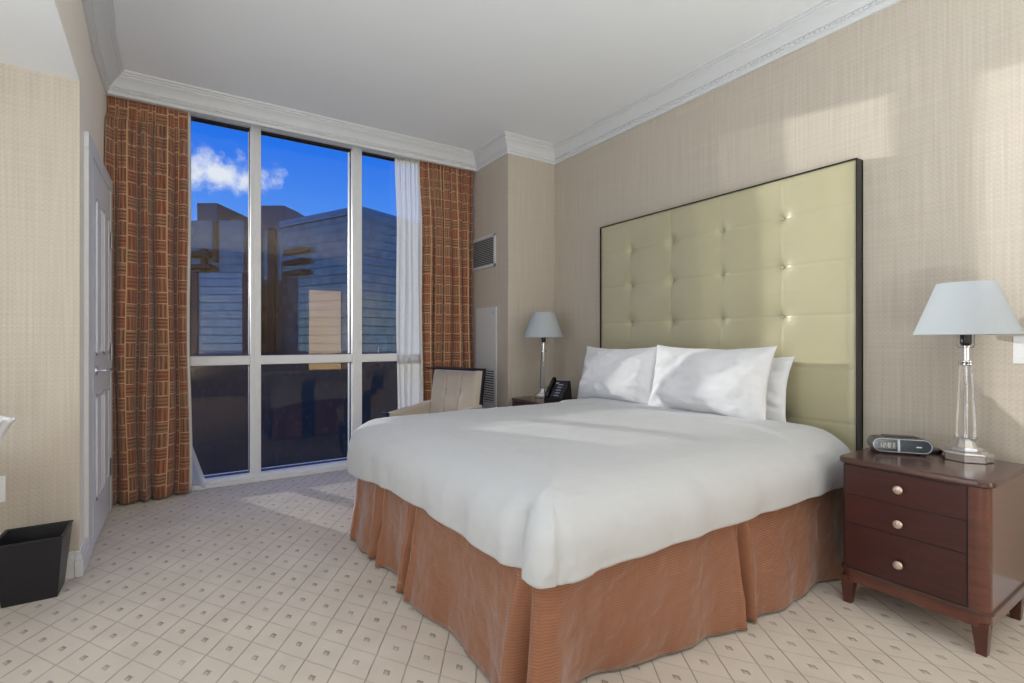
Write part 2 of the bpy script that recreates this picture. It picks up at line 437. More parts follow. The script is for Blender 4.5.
# baseboards
def base_profile(m, x0, x1, y0, y1):
    m.box(x0, x1, y0, y1, 0, .10, .004); 
m = MB()
m.box(-1.6, XL, YE-.018, YE, 0, .085, .004); m.box(-1.6, XL, YE-.013, YE, .08, .108, .004); m.box(-1.6, XL, YE-.008, YE, .10, .128, .003)
struct(m.build('baseboard_entry', 'trim'))
m = MB()
m.box(XL, XL+.034, YE-.018, 3.436, 0, .085, .004); m.box(XL, XL+.029, YE-.013, 3.436, .08, .108, .004); m.box(XL, XL+.024, YE-.008, 3.436, .10, .128, .003)
struct(m.build('baseboard_left', 'trim'))
m = MB(); m.box(XR-.016, XR, YB, YC0, 0, .11, .004); struct(m.build('baseboard_right', 'trim'))
m = MB(); m.box(XC0, XR-.016, YC0-.016, YC0, 0, .11, .004); struct(m.build('baseboard_column', 'trim'))

# door in the left wall
dr = struct(thing('door_1', None, None, (XL, 0, 0)))
Y0, Y1, ZT = 3.60, 4.34, 2.16
m = MB(); m.box(-.03, .028, Y0, Y1, .012, ZT, .002)
m.build('door_leaf', 'door', dr)
m = MB()
for (a, b) in ((3.70, 3.93), (4.01, 4.24)):
    for (c, d) in ((.25, .86), (1.08, 1.98)):
        w = .022
        m.box(.026, .036, a, b, d-w, d, .003); m.box(.026, .036, a, b, c, c+w, .003)
        m.box(.026, .036, a, a+w, c, d, .003); m.box(.026, .036, b-w, b, c, d, .003)
        m.box(.026, .033, a+.05, b-.05, c+.05, d-.05, .004)
m.build('raised_panel', 'door', dr)
m = MB(); m.box(-.03, .030, 3.44, Y0-.030, 0, ZT+.03, .006); m.box(-.03, .022, Y0-.031, Y0-.006, 0, ZT+.006, .003)
m.box(-.03, .030, Y1+.030, 4.45, 0, ZT+.03, .006); m.box(-.03, .022, Y1+.006, Y1+.031, 0, ZT+.006, .003)
m.box(-.03, .0305, 3.438, 4.452, ZT+.028, ZT+.115, .006); m.box(-.03, .0225, 3.57, 4.37, ZT+.0055, ZT+.029, .003)
m.build('casing', 'trim', dr)
for z in (.31, 1.09, 1.845):
    m = MB(); m.box(.024, .034, 4.262, 4.335, z-.055, z+.055, .002); m.lathe([(.008, -.058), (.008, .058)], (.036, 4.338, z), 12)
    m.build('hinge', 'steel', dr)
hd = MB(); hd.lathe([(.024, .026), (.026, .030), (.024, .036), (.012, .040)], (0, 3.675, .995), 20, axis='x'); h = hd.build('lever_rose', 'chrome', dr)
m = MB(); m.tube([(.03, 3.675, .995), (.075, 3.675, .995), (.085, 3.69, .995), (.085, 3.80, .995)], .0085, 10); m.build('lever', 'chrome', h)
# entry door on the back wall (seen reflected in the glass)
d2 = struct(thing('door_2', None, None, (0, YB, 0)))
m = MB(); m.box(2.38, 2.98, 0, .03, .01, 2.30, .002); m.build('door_leaf', 'door', d2)
m = MB()
for (c, d) in ((.25, 1.0), (1.15, 2.12)):
    for a, b in ((2.46, 2.65), (2.71, 2.90)): m.box(a, b, .028, .038, c, d, .008)
m.build('raised_panel', 'door', d2)
m = MB(); m.box(2.30, 2.37, 0, .04, 0, 2.31, .005); m.box(2.99, XR, 0, .04, 0, 2.31, .005); m.box(2.298, XR, 0, .042, 2.308, 2.39, .005)
m.build('casing', 'trim', d2)

# ------------------------------------------------------------------ window
w = struct(thing('window_1', None, None, (0, 0, 0)), 'floor to ceiling white framed window')
F0, F1 = YW, YW+.16
mx = [(-.33, .026), (.447, .527), (1.283, 1.372), (2.36, 2.508)]
ZH, ZS = 2.945, .06
m = MB(); m.box(-.33, XC0, F0, F1, ZH, 3.03, .005); m.box(-.33, XC0, F0-.02, F1, .0, ZS, .006); m.box(-.328, .026, F0+.002, F1-.002, ZS-.01, ZH+.01, .005); m.box(2.40, XC0-.002, F0+.002, F1-.002, ZS-.01, ZH+.01, .005)
m.box(-.33, XC0, F0-.06, F0-.01, 0, .03, .004)
m.build('window_frame', 'frame', w)
for a, b in mx[1:3]:
    m = MB(); m.box(a, b, F0-.003, F1-.003, ZS-.01, ZH+.01, .006); m.box((a+b)/2-.012, (a+b)/2+.012, F0-.008, F0+.01, ZS, ZH, .003); m.build('mullion', 'frame', w)
cols = [(.026, .447), (.527, 1.283), (1.372, 2.40)]
for a, b in cols:
    m = MB(); m.box(a-.005, b+.005, F0+.005, F1-.01, .965, 1.040, .005); m.build('transom', 'frame', w)
    for c, d in ((ZS, .965), (1.04, ZH)):
        g = MB(); e = .006
        g.box(a-.004, a+e, F0+.05, F0+.10, c, d); g.box(b-e, b+.004, F0+.05, F0+.10, c, d)
        g.box(a, b, F0+.05, F0+.10, c-.004, c+e); g.box(a, b, F0+.05, F0+.10, d-.018 if d > 2 else d-e, d+.004)
        gk = g.build('gasket', 'gasket', w)
        MB().box(a+e, b-e, F0+.072, F0+.078, c+e, d-.006).build('pane', 'glass', w)

# ------------------------------------------------------------------ curtains
def cloth(x0, x1, ya, yb, zt, zb, nf, amp, seed, flare=0, edge=None, pinch=2.3, taper=0):
    rnd = random.Random(seed)
    ph = [rnd.uniform(0, 6.28) for _ in range(6)]
    if seed == 3: ph[2] = PI/2
    def P(t, k):   # k: 0 bottom .. 1 top
        tt = t + .018*math.sin(2*PI*1.7*t+ph[0]) + .01*math.sin(2*PI*3.1*t+ph[1])
        def lobe(q): return 1-2*abs(math.sin(q))**.62
        low = lobe(PI*nf*tt+ph[2]) + .16*math.sin(2*PI*nf*1.5*tt+ph[3]+1.2*k)
        hi = lobe(PI*nf*pinch*tt+ph[4])
        w = sst(.60, 1.0, k)
        off = amp*((1-.75*w)*low + .45*w*hi + .15*math.sin(5*k+ph[5]+7*t))
        x = x0+(x1-x0)*t + flare*(t-.4)*(1-k)**2 + .012*math.sin(9*k+7*t)*(1-k)
        if taper: x += taper*t*(1-k)
        y = max(ya+(yb-ya)*t + off, 4.532 if k > .9 else 0) + .05*sst(.75, .95, k)*(1-t)
        return x, y, zb+(zt-zb)*k
    return P
def curtain(name, P, nu, nv, mat, label, cat, group, hem=True, uoff=0, extra=None):
    us = [uoff]
    for i in range(nu):
        a = Vector(P(i/nu, .45)); b = Vector(P((i+1)/nu, .45)); us.append(us[-1]+math.hypot(b.x-a.x, b.y-a.y))
    m = MB()
    m.grid(lambda a, b: P(a, b), nu, nv, lambda i, j: (us[i], P(i/nu, j/nv)[2]))
    o = m.build(name, mat, sharp=180, solid=.004)
    tag(o, label, cat, group)
    return o
PL = cloth(-.47, .012, 4.465, 4.545, 3.02, .012, 4.3, .055, 3)
oL = curtain('window_drape', PL, 220, 40, 'drape', 'rust block-patterned drape beside the white door, left end of the window', 'curtain', 'patterned drapes at the window')
m = MB(); m.grid(lambda a, b: (PL(1, b)[0]+.002+a*.016, PL(1, b)[1]+.004+a*.02, PL(1, b)[2]), 2, 40)
m.build('lining_edge', 'lining', oL, sharp=180, solid=.003)
PRr = cloth(1.925, 2.475, 4.555, 4.56, 3.02, .012, 5.3, .042, 11, taper=.015)
oR = curtain('window_drape', PRr, 220, 40, 'drape', 'rust block-patterned drape behind the armchair, right end of the window', 'curtain', 'patterned drapes at the window', uoff=.3)
m = MB(); m.grid(lambda a, b: (PRr(0, b)[0]-.001-a*.012, PRr(0, b)[1]+.004+a*.012, PRr(0, b)[2]), 2, 40)
m.build('lining_edge', 'lining', oR, sharp=180, solid=.003)
PS = cloth(1.69, 2.02, 4.628, 4.625, 3.02, .012, 5.0, .018, 5)
curtain('sheer_curtain', PS, 160, 24, 'sheer', 'white sheer curtain hanging left of the right-hand drape', 'sheer curtain', 'white sheers')
def PS2(t, k):
    z = .012+3.0*k
    right = .018+.13*max(0, 1-z/.42)
    x = -.28+(right+.28)*t
    return (x, 4.634+.010*math.sin(2*PI*5*t+.5)-.03*(1-k)**8*t, z)
curtain('sheer_curtain', PS2, 90, 60, 'sheer', 'white sheer curtain tucked behind the left drape, its hem flaring at the sill', 'sheer curtain', 'white sheers')

# ------------------------------------------------------------------ wall fittings
vg = thing('air_vent', 'white framed square air grille high on the wall column', 'vent', (XC0, 0, 0))
m = MB(); y0, y1, z0, z1 = 4.13, 4.60, 1.885, 2.205
for b in ((y0, y1, z1-.028, z1), (y0, y1, z0, z0+.028), (y0, y0+.028, z0, z1), (y1-.028, y1, z0, z1)): m.box(-.014, 0, *b, .003)
m.build('vent_frame', 'vent', vg)
m = MB()
for k in range(15):
    z = z0+.036+k*.0178
    m.box(-.010, -.0065, y0+.02, y1-.02, z-.0045, z+.0045, mat=None)
m.build('slats', 'slat', vg); MB().box(-.003, -.0005, y0+.02, y1-.02, z0+.02, z1-.02).build('duct_back', 'vent_dark', vg)
ap = thing('access_panel', 'tall white metal panel with louvres below the air grille', 'panel', (XC0-.001, 0, 0))
m = MB(); m.box(-.016, 0, 4.105, 4.50, .0, 1.492, .003); m.build('panel_face', 'vent', ap)
m = MB(); m.box(-.0175, -.0155, 4.14, 4.33, .56, .885); m.build('louvre_opening', 'vent_dark', ap)
m = MB()
for k in range(14): m.box(-.022, -.017, 4.14, 4.33, .565+k*.0235, .578+k*.0235, .001)
m.build('louvres', 'vent', ap)
for z in (1.44,):
    MB().lathe([(.008, -.019), (.008, -.015)], (0, 4.155, z), 10, axis='x').build('screw', 'steel', ap)
sp = thing('light_switch', 'white switch plate on the wall behind the right bedside lamp', 'switch', (XR, .58, 1.126))
m = MB(); m.box(-.008, 0, -.06, .06, -.06, .06, .003); m.build('plate', 'plate', sp)
m = MB(); m.box(-.012, -.007, .005, .04, -.035, .035, .002); m.box(-.012, -.007, -.04, -.005, -.035, .035, .002); m.build('rocker', 'plate', sp)
op = thing('wall_outlet', 'white outlet plate on the wall above the black wastebasket', 'outlet', (-.745, YE-.001, .476))
m = MB(); m.box(-.04, .04, -.007, 0, -.06, .06, .003); m.build('plate', 'plate', op)
m = MB(); m.box(-.018, .018, -.010, -.006, .008, .042, .003); m.box(-.018, .018, -.010, -.006, -.042, -.008, .003); m.build('socket', 'plate', op)

# ------------------------------------------------------------------ headboard
hb = thing('headboard', 'tall gold tufted vinyl headboard with thin black frame behind the bed', 'headboard', (XR, 0, 0))
HY0, HY1, HZ1 = 1.224, 3.195, 2.14
fw = .006
m = MB(); m.box(-.075, 0, HY0, HY0+fw, .05, HZ1, .002); m.box(-.075, 0, HY1-fw, HY1, .05, HZ1, .002); m.box(-.075, 0, HY0, HY1, HZ1-fw, HZ1, .002); m.box(-.02, 0, HY0, HY1, .05, HZ1, .002)
m.build('headboard_frame', 'black', hb)
ysm = [2.857, 2.452, 2.040, 1.633]; zsm = [1.90, 1.608, 1.31, 1.01, .715]
py0, py1, pz0, pz1 = HY0+fw, HY1-fw, .25, HZ1-fw
def pad(a, b):
    y = py0+(py1-py0)*a; z = pz0+(pz1-pz0)*b
    dy = min(abs(y-q) for q in ysm); dz = min(abs(z-q) for q in zsm)
    ed = min(y-py0, py1-y, pz1-z)
    e = 1-(1-min(1, ed/.045))**2.2
    d2 = dy*dy+dz*dz
    h = .044+.011*e - .0022*math.exp(-(dy/.006)**2)*e - .0026*math.exp(-(dz/.006)**2)*e
    h -= (.010*math.exp(-dy/.06)+.010*math.exp(-dz/.06))*e*.2
    h -= .024*math.exp(-math.sqrt(d2)/.028)*e
    h -= .017*math.exp(-math.sqrt(d2)/.075)*e
    return (-.018-h, y, z)
m = MB(); m.grid(pad, 260, 240); m.build('tufted_pad', 'vinyl', hb, sharp=180)
for y in ysm:
    for z in zsm[:3]:
        MB().lathe([(.0005, -.004), (.005, -.0032), (.008, -.001), (.008, .004)], (-.018-.0225, y, z), 14, axis='x').build('tuft_button', 'vinyl', hb)

# ------------------------------------------------------------------ bed
bed = thing('bed', 'king bed base with copper-brown pleated skirt against the gold headboard', 'bed', (0, 0, 0))
BX0, BX1, BY0, BY1 = .84, 2.955, 1.165, 3.115
MB().box(1.02, 2.88, 1.42, 2.98, .12, .43, .02).build('box_spring', 'mattress', bed)
MB().box(.95, 2.86, 1.28, 3.0, .43, .63, .05, 3).build('mattress', 'mattress', bed)
for x in (1.15, 2.8):
    for y in (1.55, 2.85): MB().lathe([(.025, 0), (.03, .13)], (x, y, 0), 12).build('leg', 'black', bed)
def shear(x, y):
    k = (BX1-x)/(BX1-BX0)
    return x + (-.035+.06*((BY1-y)/(BY1-BY0)))*max(0, k)
# skirt: path near head -> near foot corner -> far foot corner -> far head
rc = .07
def skirt_path():
    x0, y0, x1, y1 = BX0+.05, BY0+.05, BX1-.01, BY1-.05
    pts = []
    def seg(ax, ay, bx, by, nx, ny, n):
        for i in range(n): t = i/n; pts.append((ax+(bx-ax)*t, ay+(by-ay)*t, nx, ny))
    def arc(cx, cy, a0, a1, n):
        for i in range(n):
            a = a0+(a1-a0)*i/n; pts.append((cx+rc*math.cos(a), cy+rc*math.sin(a), math.cos(a), math.sin(a)))
    seg(x1, y0, x0+rc, y0, 0, -1, 240)
    arc(x0+rc, y0+rc, 1.5*PI, PI, 24)
    seg(x0, y0+rc, x0, y1-rc, -1, 0, 220)
    arc(x0+rc, y1-rc, PI, .5*PI, 20)
    seg(x0+rc, y1, x1, y1, 0, 1, 60)
    pts.append((x1, y1, 0, 1)); return pts
SP = skirt_path(); ss_ = [0]
for a, b in zip(SP, SP[1:]): ss_.append(ss_[-1]+math.hypot(b[0]-a[0], b[1]-a[1]))
def at_s(pred):
    best = min(range(len(SP)), key=lambda i: pred(SP[i])); return ss_[best]
s_p1 = at_s(lambda p: abs(p[0]-1.93)+(0 if p[3] == -1 else 9))
s_c1 = at_s(lambda p: math.hypot(p[0]-BX0, p[1]-BY0))
s_f1 = at_s(lambda p: abs(p[1]-2.17)+(0 if p[2] == -1 else 9)); s_f2 = at_s(lambda p: abs(p[1]-2.58)+(0 if p[2] == -1 else 9))
s_c2 = at_s(lambda p: math.hypot(p[0]-BX0, p[1]-BY1))
NV = 26; ZT_ = .468
def skirt_pt(i, j):
    x, y, nx, ny = SP[i]; s = ss_[i]; k = 1-j/NV       # k 1 at the floor, 0 at the top
    z = .012 + (ZT_-.012)*(j/NV)
    o = .035*k + .014*k*math.sin(s*9.0+.6) + .007*k*math.sin(s*23+1.+2*z) + .024*k*fbm(s*3, z*3, 2.) + .004*fbm(s*7, z*7+s*4, 5.)
    def pleat(s0, w, d, fl):
        q = (s-s0)/w
        g = -d*math.exp(-(q*1.0)**2)*(k**.8)
        g += fl*k*(math.exp(-((q-1.9)/.9)**2)+math.exp(-((q+1.9)/.9)**2)); return g
    o += pleat(s_p1+.02, .022, .11, .022)
    o += pleat(s_f1, .022, .12, .03) + pleat(s_f2, .028, .07, .03) + pleat(s_c1+.07, .024, .10, .03) + pleat(s_c2-.05, .03, .06, .02)
    o += .012*k*math.exp(-((s-s_c1)/.16)**2)
    # the near side panel swings inward under the bed towards the foot
    if ny == -1 or (s < s_c1+.1):
        o -= .11*(k**1.3)*sst(s_p1-.02, s_c1-.15, s)*(1-sst(s_c1-.14, s_c1+.05, s))
    X = x+nx*o; Y = y+ny*o
    return (shear(X, Y), Y, z)
m = MB()
g = [[m.v(skirt_pt(i, j)) for j in range(NV+1)] for i in range(len(SP))]
for i in range(len(SP)-1):
    for j in range(NV): m.face([g[i][j], g[i+1][j], g[i+1][j+1], g[i][j+1]])
for i in range(len(SP)):
    for j in range(NV+1): m.uvd[g[i][j]] = (ss_[i], j/NV*.47)
m.build('bed_skirt', 'skirt', bed, sharp=180, solid=.004)

# top sheet / duvet: lofted rounded-rectangle rings with a drop on three sides
pr = [(.97, .728), (.85, .728), (.7, .727), (.55, .726), (.45, .724), (.36, .721), (.29, .717), (.23, .712), (.18, .705), (.14, .696), (.105, .683), (.078, .668),
      (.055, .650), (.037, .630), (.024, .607), (.014, .584), (.007, .560), (.003, .535), (.0, .512), (-.002, .49), (-.003, .47), (-.002, .455), (.003, .447), (.013, .445), (.03, .455)]
NS, NA = 110, 14; SX1 = 2.915
def ring(ins, z, k):
    x0, y0, x1, y1 = BX0+min(ins, .96), BY0+ins, SX1-min(ins, .96)*.8, BY1-ins
    r = max(.13-ins*.9, .004); r = min(r, (y1-y0)/2*.9+.0005); rh = .012
    pts = []
    def seg(ax, ay, bx, by, nx, ny, n):
        for i in range(n): t = i/n; pts.append((ax+(bx-ax)*t, ay+(by-ay)*t, nx, ny))
    def arc(cx, cy, a0, a1, n, rr):
        for i in range(n):
            a = a0+(a1-a0)*i/n; pts.append((cx+rr*math.cos(a), cy+rr*math.sin(a), math.cos(a), math.sin(a)))
    seg(x1-r, y0, x0+r, y0, 0, -1, NS); arc(x0+r, y0+r, 1.5*PI, PI, NA*2, r)
    seg(x0, y0+r, x0, y1-r, -1, 0, NS); arc(x0+r, y1-r, PI, .5*PI, NA*2, r)
    seg(x0+r, y1, x1-r, y1, 0, 1, NS); arc(x1-r, y1-r, .5*PI, 0, NA, r)
    seg(x1, y1-r, x1, y0+r, 1, 0, 60); arc(x1-r, y0+r, 0, -.5*PI, NA, r)
    return pts
# densify profile
prd = []
for a, b in zip(pr, pr[1:]):
    n = 3
    for q in range(n): t = q/n; prd.append((a[0]+(b[0]-a[0])*t, a[1]+(b[1]-a[1])*t))
prd.append(pr[-1])
m = MB(); rings = []
for ins, z in prd:
    row = []
    drop = sst(.66, .50, z) if False else max(0., min(1., (.69-z)/.22))
    for (x, y, nx, ny) in ring(ins, z, 0):
        zz = z; o = 0
        near_c = math.exp(-(((x-BX0)/.3)**2+((y-BY0)/.3)**2)); far_c = math.exp(-(((x-BX0)/.3)**2+((y-BY1)/.55)**2))
        if nx < .3:
            foot = nx < -.5
            zz -= drop**1.5*(.012*near_c+.075*far_c)
            al = y if foot else x
            # vertical soft drape wrinkles in the drop, long tension creases above
            o += drop*(.006*math.sin(al*21+2*fbm(al*2, 0, 0))+.008*fbm(al*7, zz*1.5, 4.))
            o += .006*drop*(1-drop)*4*fbm(al*5, zz*5, 7.)
            # billow of the hanging side
            o += .012*math.sin(PI*drop)
            # folded corner: groove on the foot side, ridge on the corner itself
            a = math.atan2(y-(BY0+.13), x-(BX0+.13)) if near_c > .2 else 0
            if near_c > .2:
                dC = (y-BY0)-.0 if foot else -(x-BX0)
                lowk = sst(.69, .60, zz)*sst(.43, .5, zz) if False else drop
                o += sst(0, .5, lowk)*(.026*math.exp(-((dC-.05)/.04)**2)-.050*math.exp(-((dC-.15)/.04)**2))
            # tucked creases beside the headboard
            hd_ = sst(2.72, 2.93, x) if not foot else 0
            o += hd_*drop*(.010*math.sin(x*70+zz*30)-.012)
        o += .010*near_c*drop*fbm(x*22+y*9, zz*9+y*22, 8.) if nx < .3 else 0
        zz += .006*near_c*(1-drop)*fbm(x*16, y*16, 6.)
        zz += .0035*fbm(x*2.2, y*2.2, 1.)*(1-drop) + .0022*fbm(x*9+y*3, y*9, 3.)*(1-drop)
        zz += .012*sst(2.38, 2.42, x+.03*math.sin(y*3))*(1-drop)*sst(BY0+.05, BY0+.2, y)
        if x > 2.7: zz -= .01*sst(2.7, 2.95, x)
        X = x+nx*o; Y = y+ny*o
        row.append(m.v((shear(X, Y), Y, zz)))
    rings.append(row)
n = len(rings[0])
for a, b in zip(rings, rings[1:]):
    for i in range(n): m.face([a[i], a[(i+1) % n], b[(i+1) % n], b[i]])
# close the centre slit (first ring is a thin loop)
m.face(rings[0])
bs = m.build('bed_sheet', 'sheet', None, sharp=180)
tag(bs, 'smooth white top sheet draped over the king bed', 'bed sheet')

# ------------------------------------------------------------------ pillows
def pillow(name, label, c, w, h, t, lean, yaw, seed, roll=0):
    m = MB(); N = 46
    def base(u, v):
        cu = 1-.07*(1-abs(v)**2.4)+.012*fbm(v*2, seed, 1.)*(1-v*v); cv = 1-.11*(1-abs(u)**2.4)+.03*fbm(u*2.2, seed, 3.)*(1-u*u)
        return u*w/2*cu, v*h/2*cv
    def surf(sign):
        def fn(a, b):
            u = 2*a-1; v = 2*b-1
            # ease grid toward the rim
            u = math.sin(u*PI/2); v = math.sin(v*PI/2)
            x, y = base(u, v)
            th = (max(0, 1-abs(u)**3.2)**.55)*(max(0, 1-abs(v)**2.6)**.6)
            th *= (1-.12*v)
            wr = .016*fbm(u*2.4+seed, v*2.4, seed)+.011*fbm(u*6+seed, v*5, seed*2)*(.3+abs(u))
            cr = .012*math.exp(-((u-.55+.3*v)/.10)**2)*sst(-.6, .3, v) + .010*math.exp(-((u-.75+.5*v)/.07)**2)
            d = sign*(t/2*th + (wr-cr*.8 if sign < 0 else 0)*min(1, th*1.6))
            return (d, x, y)
        return fn
    for sg in (-1, 1):
        m.grid(surf(sg), N, N)
    bmesh.ops.remove_doubles(m.bm, verts=m.bm.verts, dist=.0004)
    o = m.build(name, 'pillowcase', None, sharp=180)
    o.location = c; o.rotation_euler = (roll, lean, yaw)
    sub = o.modifiers.new('smooth', 'SUBSURF'); sub.levels = 1; sub.render_levels = 1
    return tag(o, label, 'pillow', 'white bed pillows')
PW = .80
pillow('pillow', 'plump white pillow at the centre front, nearest the camera', (2.675, 1.925, .92), .82, .45, .21, R(14), R(2), 1.3)
pillow('pillow', 'white pillow mostly hidden behind the nearer front pillow', (2.855, 1.925, .875), .86, .41, .13, R(10), R(-1), 5.1)
pillow('pillow', 'white pillow on the far side of the bed, beside the telephone', (2.70, 2.705, .91), .80, .45, .21, R(15), R(-1), 9.7, R(-1))

# ------------------------------------------------------------------ nightstands (local: front faces -x, origin centre of footprint)
def make_nightstand():
    t = thing('nightstand', 'dark cherry three-drawer nightstand on the right, under the clock radio', 'nightstand', (2.705, .828, 0), 0, 'bedside nightstands')
    hx, hy = .245, .25
    def rr(ex, r, n=6):   # rounded front corners, square back
        x0, x1, y0, y1 = -hx-ex, hx, -hy-ex, hy+ex
        p = [(x1, y0), (x1, y1)]
        for i in range(n+1): a = .5*PI+.5*PI*i/n; p.append((x0+r+r*math.cos(a), y1-r+r*math.sin(a)))
        for i in range(n+1): a = PI+.5*PI*i/n; p.append((x0+r+r*math.cos(a), y0+r+r*math.sin(a)))
        return p
    m = MB(); m.prism(rr(0, .045), .105, .625); m.build('carcass', 'cherry_case_lit', t)
    m = MB(); P = rr(.012, .05, 8)
    rings = []
    for ins, z in ((.006, .622), (.0, .628), (-.0, .642), (.004, .649), (.010, .651)):
        rings.append([m.v((x*(1-ins/.26), y*(1-ins/.26), z)) for x, y in P])
    for a, b in zip(rings, rings[1:]):
        for i in range(len(P)): m.face([a[i], a[(i+1) % len(P)], b[(i+1) % len(P)], b[i]])
    m.face(rings[0][::-1]); m.face(rings[-1]); m.build('top', 'cherry_top', t)
    m = MB(); P = rr(.006, .05, 8); rings = []
    for ins, z in ((.006, .146), (.0, .150), (.0, .160), (.006, .164)): rings.append([m.v((x*(1-ins/.26), y*(1-ins/.26), z)) for x, y in P])
    for a, b in zip(rings, rings[1:]):
        for i in range(len(P)): m.face([a[i], a[(i+1) % len(P)], b[(i+1) % len(P)], b[i]])
    m.build('base_moulding', 'cherry_top', t)
    for z0, z1, zk in ((.491, .614, .556), (.367, .487, .415), (.170, .363, .248)):
        d = MB().box(-hx-.003, -hx+.03, -.186, .226, z0, z1, .001).build('drawer', 'cherry', t)
        m = MB(); m.lathe([(.006, -.016), (.007, -.010), (.0165, -.014), (.0175, -.018), (.015, -.024), (.001, -.0265)][0:1]+[(.006, -.006), (.008, -.012), (.016, -.015), (.0175, -.019), (.014, -.0245), (.001, -.0265)], (-hx-.004, .024, zk), 20, axis='x')
        m.build('knob', 'knob', d)
    # dark shadow gap frame round the drawers
    m = MB(); m.box(-hx-.001, -hx+.02, -.191, .231, .165, .619); m.build('drawer_gap', 'gasket', t)
    for sx in (-1, 1):
        for sy in (-1, 1):
            a = .052; b = .030; x = sx*(hx-.002); y = sy*(hy-.002)
            top = [(x, y), (x-sx*a, y), (x-sx*a, y-sy*a), (x, y-sy*a)]; x2 = x-sx*.008; y2 = y-sy*.008
            bot = [(x2, y2), (x2-sx*b, y2), (x2-sx*b, y2-sy*b), (x2, y2-sy*b)]
            if sx*sy < 0: top.reverse(); bot.reverse()
            m = MB(); m.hull8([(p[0], p[1], .0) for p in bot], [(p[0], p[1], .12) for p in top])
            m.build('leg', 'cherry_leg', t)
    return t
ns = make_nightstand()
ns2 = copy_tree(ns); ns2.location = (2.705, 3.535, 0)
ns2['label'] = 'dark cherry nightstand on the far side of the bed, under the telephone'

# ------------------------------------------------------------------ lamps
def make_lamp():
    t = thing('table_lamp', 'crystal column table lamp on the right nightstand behind the clock radio', 'lamp', (2.842, .744, .651), 0, 'bedside lamps')
    m = MB(); m.lathe([(.086, 0), (.090, .003), (.090, .033), (.087, .036), (.070, .038), (.070, .046), (.055, .049), (.052, .056), (.036, .054), (.031, .070), (.028, .082), (.040, .094), (.043, .098), (.036, .100)], n=8)
    m.build('lamp_base', 'chrome', t, sharp=20)
    m = MB(); m.lathe([(.033, .098), (.034, .106), (.033, .14), (.0215, .405), (.021, .410)], n=8); m.build('column', 'crystal', t, sharp=20)
    m = MB(); m.lathe([(.004, .100), (.004, .41)], n=10); m.build('rod', 'chrome', t)
    m = MB(); m.lathe([(.021, .408), (.027, .412), (.027, .417), (.016, .420), (.026, .424), (.026, .428), (.0125, .431), (.0125, .487), (.018, .490), (.018, .494), (.010, .497)], n=24); m.build('neck', 'chrome', t)
    s = MB().lathe([(.012, .494), (.019, .502), (.020, .512), (.020, .545), (.016, .548)], n=24).build('socket', 'black', t)
    bl = MB().lathe([(.013, .548), (.016, .56), (.03, .59), (.034, .62), (.028, .648), (.012, .662), (.001, .665)], n=20).build('bulb', 'shade', t)
    hp = [(.0, .012, .486), (0, .034, .488), (0, .040, .500), (0, .036, .515), (0, .042, .58), (0, .05, .66), (0, .030, .74), (0, .0, .752)]
    m = MB(); m.tube(hp, .0022, 8); m.tube([(x, -y, z) for x, y, z in hp], .0022, 8); m.build('harp', 'steel', t)
    m = MB(); n = 64
    m.lathe([(.178, .541), (.1785, .545), (.0985, .764), (.098, .766)], n=n, cap=False)
    sh = m.build('lamp_shade', 'shade', t, solid=.0025)
    m = MB()
    for k in range(3):
        a = 2*PI*k/3; m.tube([(0, 0, .752), (.098*math.cos(a), .098*math.sin(a), .762)], .002, 6)
    m.lathe([(.008, .75), (.009, .76), (.005, .772), (.001, .776)], n=12); m.build('spider', 'steel', sh)
    return t
lamp = make_lamp()
lamp.rotation_euler = (0, 0, R(57))
lamp2 = copy_tree(lamp); lamp2.location = (2.70, 3.62, .651)
lamp2['label'] = 'crystal column table lamp in the corner on the far nightstand'

# ------------------------------------------------------------------ clock radio (local x: along its front, front faces -y)
ck = thing('clock_radio', 'small grey alarm clock radio on the right nightstand', 'clock', (2.765, .965, .651), R(-54), None); ck.scale = (1.15, 1.15, 1.15)
def pill(w, h, n=10):
    r = h/2; p = []
    for i in range(n+1): a = -.5*PI+PI*i/n; p.append((w/2-r+r*math.cos(a), r*math.sin(a)))
    for i in range(n+1): a = .5*PI+PI*i/n; p.append((-w/2+r+r*math.cos(a), r*math.sin(a)))
    return p
m = MB(); rings = []
for y, sc, dz in ((-.048, .97, 0), (-.046, 1.0, 0), (.03, .98, -.001), (.055, .9, -.003), (.068, .7, -.006)):
    rings.append([m.v((x*sc, y-.10*z*(1 if y < 0 else .0)*-1*.5, .034+dz+z*sc)) for x, z in pill(.20, .056)])
for a, b in zip(rings, rings[1:]):
    for i in range(len(a)): m.face([a[i], a[(i+1) % len(a)], b[(i+1) % len(a)], b[i]])
m.face(rings[0][::-1]); m.face(rings[-1]); m.build('clock_body', 'clock_body', ck)
def tilt(y, z): return y+.05*z
m = MB(); P = pill(.186, .046)
m.hull8([(x, tilt(-.0485, z), .034+z) for x, z in P], [(x, tilt(-.0505, z), .034+z) for x, z in P]); m.build('face_glass', 'clock_face', ck)
m = MB()
for a, b in zip(pill(.190, .050, 16), pill(.190, .050, 16)[1:]+pill(.190, .050, 16)[:1]): pass
pts = [(x, tilt(-.0495, z), .034+z) for x, z in pill(.190, .050, 16)]
m.tube(pts+[pts[0]], .0017, 6); m.build('bezel', 'silver', ck)
dsp = MB().hull8([(x, tilt(-.0508, z), .034+z) for x, z in ((-.080, -.014), (-.022, -.014), (-.022, .013), (-.080, .013))], [(x, tilt(-.0516, z), .034+z) for x, z in ((-.080, -.014), (-.022, -.014), (-.022, .013), (-.080, .013))]).build('display', 'lcd', ck)
SEG = {'1': 'bc', '2': 'abged', '0': 'abcdef'}
m = MB()
